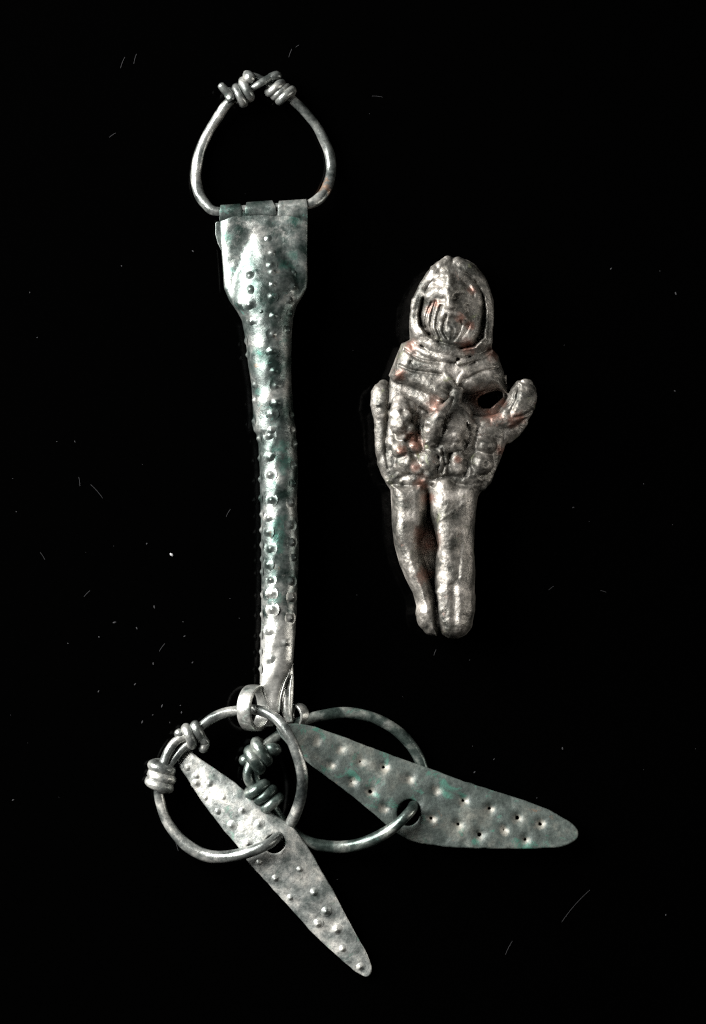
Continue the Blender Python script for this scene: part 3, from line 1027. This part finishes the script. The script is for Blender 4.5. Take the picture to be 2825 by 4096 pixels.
f.chain([(1980, 1450, 160, 9), (1930, 1460, 186, 11), (1880, 1474, 200, 10), (1848, 1503, 206, 8), (1824, 1545, 208, 8)], 9, CAPE)
f.chain([(1770, 1484, 208, 12), (1798, 1518, 214, 12), (1825, 1552, 214, 8)], 9, CAPE)
f.ellipsoid((1945, 1504, 140), (66, 54, 52), 18, CAPE)

# lifted apron
apron_o = [(1496, 1650), (1500, 1732), (1501, 1802), (1510, 1859), (1529, 1906), (1553, 1940), (1600, 1965), (1700, 1965), (1800, 1955), (1860, 1975), (1912, 1980), (1962, 1934), (1980, 1887), (2004, 1835), (2023, 1779), (2045, 1730), (2040, 1690), (1985, 1655), (1920, 1660), (1850, 1650), (1800, 1625), (1700, 1660), (1600, 1625), (1540, 1600)]
f.pillow(apron_o, 80, 104, 106, 12, APRON)
# left elbow and the rolled edge hanging from it
f.chain([(1534, 1540, 160, 20), (1522, 1572, 190, 37), (1521, 1612, 205, 40), (1522, 1652, 205, 32)], 12, BODY)
f.chain([(1524, 1640, 200, 33), (1526, 1700, 196, 29), (1528, 1780, 188, 28), (1536, 1850, 182, 23), (1560, 1912, 160, 24)], 9, APRON)
# pointed fold pushed up by the forearm
f.chain([(1808, 1590, 236, 9), (1788, 1620, 272, 17), (1760, 1656, 296, 27), (1734, 1698, 290, 34), (1724, 1748, 256, 34)], 12, APRON)
f.ellipsoid((1800, 1712, 205), (84, 84, 74), 16, APRON)
f.ellipsoid((1842, 1690, 215), (44, 58, 52), 16, APRON)
f.chain([(1716, 1780, 222, 20), (1770, 1796, 232, 18), (1836, 1784, 226, 22)], 12, APRON)
f.ellipsoid((1738, 1624, 206), (24, 20, 44), 10, None, cut=True)
# forearm raised on the right
f.chain([(2102, 1552, 196, 36), (2100, 1592, 210, 46), (2078, 1640, 212, 44), (2030, 1678, 188, 36), (1968, 1692, 176, 30), (1900, 1700, 176, 22)], 20, BODY)
f.ellipsoid((2112, 1590, 196), (35, 58, 52), 10, BODY)
f.pillow([(2044, 1556), (2065, 1526), (2098, 1515), (2131, 1531), (2143, 1550), (2148, 1592), (2140, 1634), (2126, 1661), (2098, 1704), (2079, 1737), (2037, 1770), (2010, 1780), (1970, 1720), (1990, 1660), (2020, 1610)], 46, 120, 76, 10, BODY)
f.chain([(2094, 1690, 150, 18), (2060, 1728, 140, 24), (2034, 1756, 132, 18)], 8, BODY)
f.pillow([(1908, 1600), (1922, 1582), (1950, 1572), (1990, 1560), (2010, 1568), (2014, 1588), (1990, 1612), (1962, 1634), (1934, 1634), (1914, 1622)], 14, 150, 300, 8, None, cut=True)
# fruit in the apron
fr = [(1600, 1618, 206, 34, 1.1), (1640, 1630, 200, 26, 1), (1602, 1640, 226, 38, 1.1), (1596, 1684, 240, 44, 1.2), (1626, 1664, 256, 20, 1), (1572, 1662, 250, 17, 1), (1600, 1702, 276, 15, 1), (1644, 1718, 240, 22, 1), (1610, 1738, 222, 24, 1), (1602, 1800, 226, 34, 1), (1604, 1806, 252, 15, 1), (1656, 1784, 220, 24, 1), (1562, 1768, 200, 26, 1),
      (1562, 1846, 188, 36, 1.2), (1570, 1884, 176, 32, 1), (1620, 1852, 214, 38, 1.1), (1664, 1872, 222, 30, 1), (1716, 1842, 226, 40, 1.05), (1722, 1882, 200, 34, 1)]
for (x, y, z, r, st_) in fr:
    f.ellipsoid((x, y, z - 2), (r, r * st_, r * .9), 12, FRUIT)
f.chain([(1774, 1818, 220, 18), (1774, 1892, 206, 18)], 10, APRON)
f.chain([(1828, 1828, 216, 24), (1830, 1876, 206, 24)], 12, APRON)
f.chain([(1792, 1812, 246, 5), (1792, 1900, 230, 5)], 4, None, cut=True)
f.ellipsoid((1946, 1782, 196), (44, 38, 50), 8, FRUIT)
f.ellipsoid((1926, 1848, 190), (48, 50, 48), 7, FRUIT)
f.chain([(1890, 1812, 232, 8), (1930, 1815, 248, 7), (1974, 1826, 224, 6)], 4, None, cut=True)
f.ellipsoid((1944, 1858, 244), (10, 20, 18), 6, None, cut=True)
f.chain([(1996, 1712, 190, 16), (1990, 1790, 172, 18), (1968, 1870, 158, 18), (1928, 1945, 146, 20)], 10, APRON)
f.chain([(1876, 1700, 238, 8), (1882, 1770, 228, 9), (1872, 1850, 214, 8), (1864, 1900, 206, 7)], 10, None, cut=True)

# legs
leg_l = [(1545, 1930), (1562, 1961), (1566, 2022), (1568, 2096), (1577, 2177), (1599, 2258), (1623, 2315), (1652, 2373), (1666, 2425), (1662, 2454), (1672, 2482), (1693, 2503), (1717, 2531), (1752, 2546), (1765, 2500), (1752, 2430), (1738, 2380), (1722, 2325), (1702, 2260), (1688, 2210), (1688, 2160), (1704, 2110), (1712, 2040), (1712, 1960), (1700, 1920)]
f.pillow(leg_l, 54, 100, 98, 10, BODY)
leg_r = [(1700, 1930), (1716, 1981), (1721, 2063), (1741, 2128), (1752, 2185), (1742, 2246), (1739, 2328), (1741, 2381), (1750, 2430), (1750, 2491), (1768, 2538), (1798, 2554), (1831, 2555), (1864, 2540), (1888, 2511), (1893, 2478), (1900, 2446), (1904, 2389), (1899, 2360), (1902, 2287), (1896, 2205), (1898, 2124), (1904, 2043), (1914, 1973), (1920, 1920)]
f.pillow(leg_r, 66, 112, 106, 12, BODY)
f.chain([(1778, 1955, 180, 44), (1788, 2060, 184, 42), (1800, 2180, 182, 38), (1792, 2260, 176, 32), (1780, 2320, 168, 26)], 20, BODY)
f.chain([(1866, 2120, 150, 24), (1864, 2210, 162, 22), (1864, 2310, 166, 22)], 16, BODY)
f.ellipsoid((1618, 2120, 176), (34, 54, 30), 20, BODY)
f.ellipsoid((1800, 2130, 204), (46, 60, 28), 24, BODY)
f.pillow([(1640, 1950), (1730, 1950), (1760, 2150), (1755, 2350), (1755, 2470), (1700, 2420), (1660, 2300), (1640, 2150)], 30, 34, 36, 10, APRON)
f.chain([(1735, 2334, 205, 5), (1790, 2324, 228, 6), (1850, 2322, 230, 6), (1905, 2336, 200, 5)], 5, None, cut=True)
f.chain([(1770, 2370, 178, 24), (1778, 2440, 180, 24), (1796, 2505, 168, 26)], 14, SHOE)
f.chain([(1864, 2370, 176, 26), (1862, 2440, 174, 28), (1842, 2505, 164, 30)], 14, SHOE)
f.ellipsoid((1706, 2480, 120), (36, 40, 60), 12, SHOE)
f.ellipsoid((1725, 2515, 100), (30, 26, 60), 10, SHOE)

# engraved and worn relief on the front
X, Y = f.X2, f.Y2
A = np.zeros_like(X)


def groove(pts, depth, w):
    global A
    A = A + depth * np.exp(-(dist_poly(X, Y, catmull(pts, 6)) / w) ** 2)


def spot(x, y, depth, w):
    global A
    A = A + depth * np.exp(-((X - x) ** 2 + (Y - y) ** 2) / w ** 2)


groove([(1742, 1208), (1728, 1260), (1724, 1305), (1738, 1345)], 10, 6)
groove([(1764, 1225), (1750, 1270), (1748, 1315), (1764, 1352)], 10, 6)
groove([(1786, 1262), (1776, 1300), (1776, 1330), (1790, 1352)], 11, 6)
groove([(1728, 1210), (1708, 1258), (1704, 1300), (1720, 1335)], 8, 5)
groove([(1870, 1225), (1880, 1270), (1872, 1315), (1846, 1350)], 6, 7)
groove([(1846, 1285), (1846, 1305), (1832, 1340), (1815, 1362)], 7, 6)
groove([(1890, 1250), (1896, 1290), (1884, 1330)], 4, 6)
groove([(1800, 1295), (1815, 1320), (1805, 1360)], 5, 7)
groove([(1720, 1120), (1745, 1105), (1790, 1100)], -5, 10)
groove([(1740, 1130), (1770, 1150)], 5, 8)
groove([(1850, 1120), (1880, 1150), (1895, 1180)], 8, 7)
groove([(1600, 1462), (1650, 1482), (1710, 1490), (1768, 1498)], 9, 6)
groove([(1622, 1400), (1680, 1438), (1760, 1452)], 8, 6)
groove([(1860, 1520), (1920, 1490), (1990, 1472)], 8, 6)
groove([(1558, 1580), (1553, 1630), (1546, 1700), (1544, 1790), (1554, 1870)], 9, 8)
groove([(1686, 1640), (1672, 1690), (1674, 1760)], 14, 9)
groove([(1855, 1650), (1868, 1700), (1850, 1760)], 7, 9)
groove([(1770, 1800), (1778, 1850), (1770, 1890)], 12, 6)
groove([(1600, 1912), (1650, 1900), (1720, 1918), (1790, 1904), (1850, 1912)], 7, 9)
groove([(1908, 1720), (1900, 1790), (1888, 1860)], 7, 12)
groove([(2078, 1542), (2066, 1600), (2040, 1650)], 7, 7)
groove([(2060, 1670), (2100, 1660), (2130, 1640)], 7, 6)
groove([(2085, 1528), (2130, 1540)], 6, 6)
groove([(1842, 2120), (1842, 2200), (1832, 2310)], 6, 10)
groove([(1845, 2100), (1800, 2020), (1760, 2110)], -2, 10)
groove([(1870, 2000), (1820, 2042), (1760, 2080)], -4, 7)
groove([(1812, 2345), (1816, 2420), (1818, 2505)], 10, 17)
groove([(1742, 2385), (1745, 2500)], 8, 8)
spot(1860, 1275, -6, 16); spot(1892, 1162, -7, 14); spot(1645, 1448, 9, 6); spot(1735, 1610, 10, 22)
r2 = np.random.default_rng(5)
for _ in range(420):
    x_, y_ = r2.uniform(1480, 2140), r2.uniform(1040, 2550)
    s_ = r2.uniform(4, 12)
    amp = r2.uniform(-2.6, 3.6)
    if 1560 < y_ < 1960:
        amp *= 2.0
    if y_ > 1960:
        amp *= .35
    if 1380 < y_ < 1540:
        amp *= .5
    i0, i1 = np.searchsorted(f.xs, [x_ - 40, x_ + 40]); j0, j1 = np.searchsorted(f.ys, [y_ - 40, y_ + 40])
    A[i0:i1, j0:j1] += amp * np.exp(-((X[i0:i1, j0:j1] - x_) ** 2 + (Y[i0:i1, j0:j1] - y_) ** 2) / s_ ** 2)
for _ in range(150):
    x_, y_ = r2.uniform(1550, 1960), r2.uniform(1640, 1900)
    s_ = r2.uniform(7, 17)
    amp = r2.uniform(-6, 5.5)
    i0, i1 = np.searchsorted(f.xs, [x_ - 45, x_ + 45]); j0, j1 = np.searchsorted(f.ys, [y_ - 45, y_ + 45])
    A[i0:i1, j0:j1] += amp * np.exp(-((X[i0:i1, j0:j1] - x_) ** 2 + (Y[i0:i1, j0:j1] - y_) ** 2) / s_ ** 2)
legs = np.where(Y > 1960, .45, 1.0)
A += legs * 1.6 * noise2(X, Y, 40, 41) + legs * (.7 * noise2(X, Y, 14, 42)) + .4 * noise2(X, Y, 7, 43)
front = np.clip((f.zs - 90) / 60, 0, 1)[None, None, :]
f.d = f.d + (A[:, :, None] * (.25 + .75 * front)).astype(np.float32)
# broken underside of the feet
V, Q, lab = f.mesh()
V = relax(V, Q, 1, .35)
V[:, 2] -= V[:, 2].min()
# the chest and the face are roof shaped: both sides fall away from the middle


def sstep(a_, b_, v_):
    t_ = np.clip((v_ - a_) / (b_ - a_), 0, 1)
    return t_ * t_ * (3 - 2 * t_)


lift = np.clip((V[:, 2] - 50) / 150, 0, 1.3)
mt_ = sstep(1370, 1420, V[:, 1]) * (1 - sstep(1880, 1990, V[:, 1]))
mh_ = 1 - sstep(1360, 1420, V[:, 1])
away = np.sqrt((V[:, 0] - 1808) ** 2 + 70.0 ** 2) - 70.0
V[:, 2] -= lift * np.minimum(mt_ * .17 * away + mh_ * .14 * away, 60)
Wd = P(V[:, 0], V[:, 1], V[:, 2])
N = vnormals(Wd, Q)
ql = lab[Q]
qlab = np.array([0] * len(Q))
srt = np.sort(ql, axis=1)
qlab = srt[:, 1]
qlab[qlab == 0] = APRON
fst = np.zeros(len(V))
for (sx, sy, sr) in [(1890, 1162, 13), (1843, 1272, 14), (1744, 1214, 12), (1869, 1385, 22), (1647, 1387, 18), (1972, 1415, 20), (1737, 1620, 24), (1924, 1598, 28), (1965, 1655, 28), (2076, 1674, 20), (2050, 1690, 18), (1608, 1802, 15), (1663, 1866, 16), (1668, 1781, 20),
                     (1682, 1930, 18), (1692, 1945, 12), (1717, 1995, 16), (1716, 2168, 30), (1690, 2140, 24), (1654, 1750, 20), (1830, 1838, 12), (2007, 1800, 16), (1700, 2300, 22), (1880, 1300, 14), (2010, 1610, 14), (1720, 1240, 10), (1600, 1500, 16)]:
    fst = np.maximum(fst, .62 * np.exp(-((V[:, 0] - sx) ** 2 + (V[:, 1] - sy) ** 2) / (2 * (1.3 * sr) ** 2)))
names = {BODY: 'body', HOOD: 'hood', CAPE: 'cape', APRON: 'apron', FRUIT: 'fruit_bunch', SHOE: 'shoes'}
for lb, nm in names.items():
    q = Q[qlab == lb]
    if len(q) == 0:
        continue
    used, inv = np.unique(q, return_inverse=True)
    obj(nm, Wd[used], inv.reshape(-1, 4), M_FIG, FIG, normals=N[used], stain=fst[used])

# ================================================================== dust and lint on the black surface
DV, DF = [], []


def dust_add(V, F):
    o = sum(len(v) for v in DV)
    DV.append(V)
    DF.extend([[i + o for i in q] for q in F])


def speck(x, y, r, stretch=1.0, ang=0.0):
    dx, dy = math.cos(ang) * r * stretch, math.sin(ang) * r * stretch
    V, F = sweep([(x - dx, y - dy, r * .6), (x, y, r * .8), (x + dx, y + dy, r * .6)], [r * .7, r, r * .7], 6)
    dust_add(V, F)


def fibre(x, y, length, ang, r=.9, curl=.06):
    pts = []
    for i in range(7):
        t = i / 6 - .5
        a = ang + curl * t * 2
        pts.append((x + math.cos(a) * length * t, y + math.sin(a) * length * t + curl * length * .3 * t * t, r + 1 + 2 * abs(t)))
    V, F = sweep(pts, r, 5)
    dust_add(V, F)


speck(687, 2219, 6.0, .9, .7)
GRAIN_FACES = len(DF)
for (x, y, r) in [(66, 2047, 2.2), (588, 2175, 3), (618, 2428, 3.4), (459, 2490, 4), (548, 2513, 3), (397, 2548, 3), (273, 2574, 2.6), (739, 2545, 2.8), (614, 2655, 3.2), (771, 2650, 2.6), (395, 2766, 3.6), (541, 2737, 3),
                  (2251, 2994, 3.4), (1899, 3089, 3.6), (2445, 1075, 3.4), (2704, 1174, 3.6), (2294, 2030, 3), (2700, 1564, 2.6), (2575, 1936, 2.2), (1977, 3037, 2.2), (2148, 3192, 2), (649, 2824, 3.6), (727, 2850, 3.4), (723, 2822, 2.6),
                  (570, 2888, 3.4), (612, 2860, 2.2), (53, 3200, 3.2), (773, 1005, 3), (487, 1064, 2.6), (2664, 3660, 3), (120, 1170, 2.2), (150, 1350, 2.4), (300, 1766, 2.4), (228, 1766, 1.8), (1880, 2640, 2), (680, 2890, 2)]:
    speck(x, y, r, random.uniform(.6, 1.3), random.uniform(0, 3))
for (x, y, l, a) in [(319, 1926, 36, 1.45), (389, 1964, 72, .85), (913, 2051, 34, -1.05), (172, 2224, 34, 1.0), (348, 2374, 34, -.8), (648, 2589, 38, -.95), (1161, 212, 34, -1.2),
                     (1190, 184, 14, -.6), (490, 250, 46, -1.2), (540, 235, 40, -1.3), (1510, 385, 40, .1), (2300, 3620, 170, -.85), (2035, 3790, 60, -1.1), (1740, 2610, 24, -1.2), (450, 540, 30, -.6), (2205, 2352, 24, -.7), (2414, 2365, 22, .3), (700, 3360, 90, 1.2)]:
    fibre(x, y, l, a)
for _ in range(30):
    speck(random.uniform(0, 2825), random.triangular(0, 4096, 2700), random.uniform(.7, 1.6), random.uniform(.6, 1.6), random.uniform(0, 3))
dv = np.vstack(DV)
du = obj('dust', dv, DF, M_DUST)
du.data.materials.append(M_GRAIN)
for pi in range(GRAIN_FACES):
    du.data.polygons[pi].material_index = 1
du['kind'] = 'stuff'
du['label'] = 'fine specks of dust and lint scattered over the black surface'
du['category'] = 'dust'
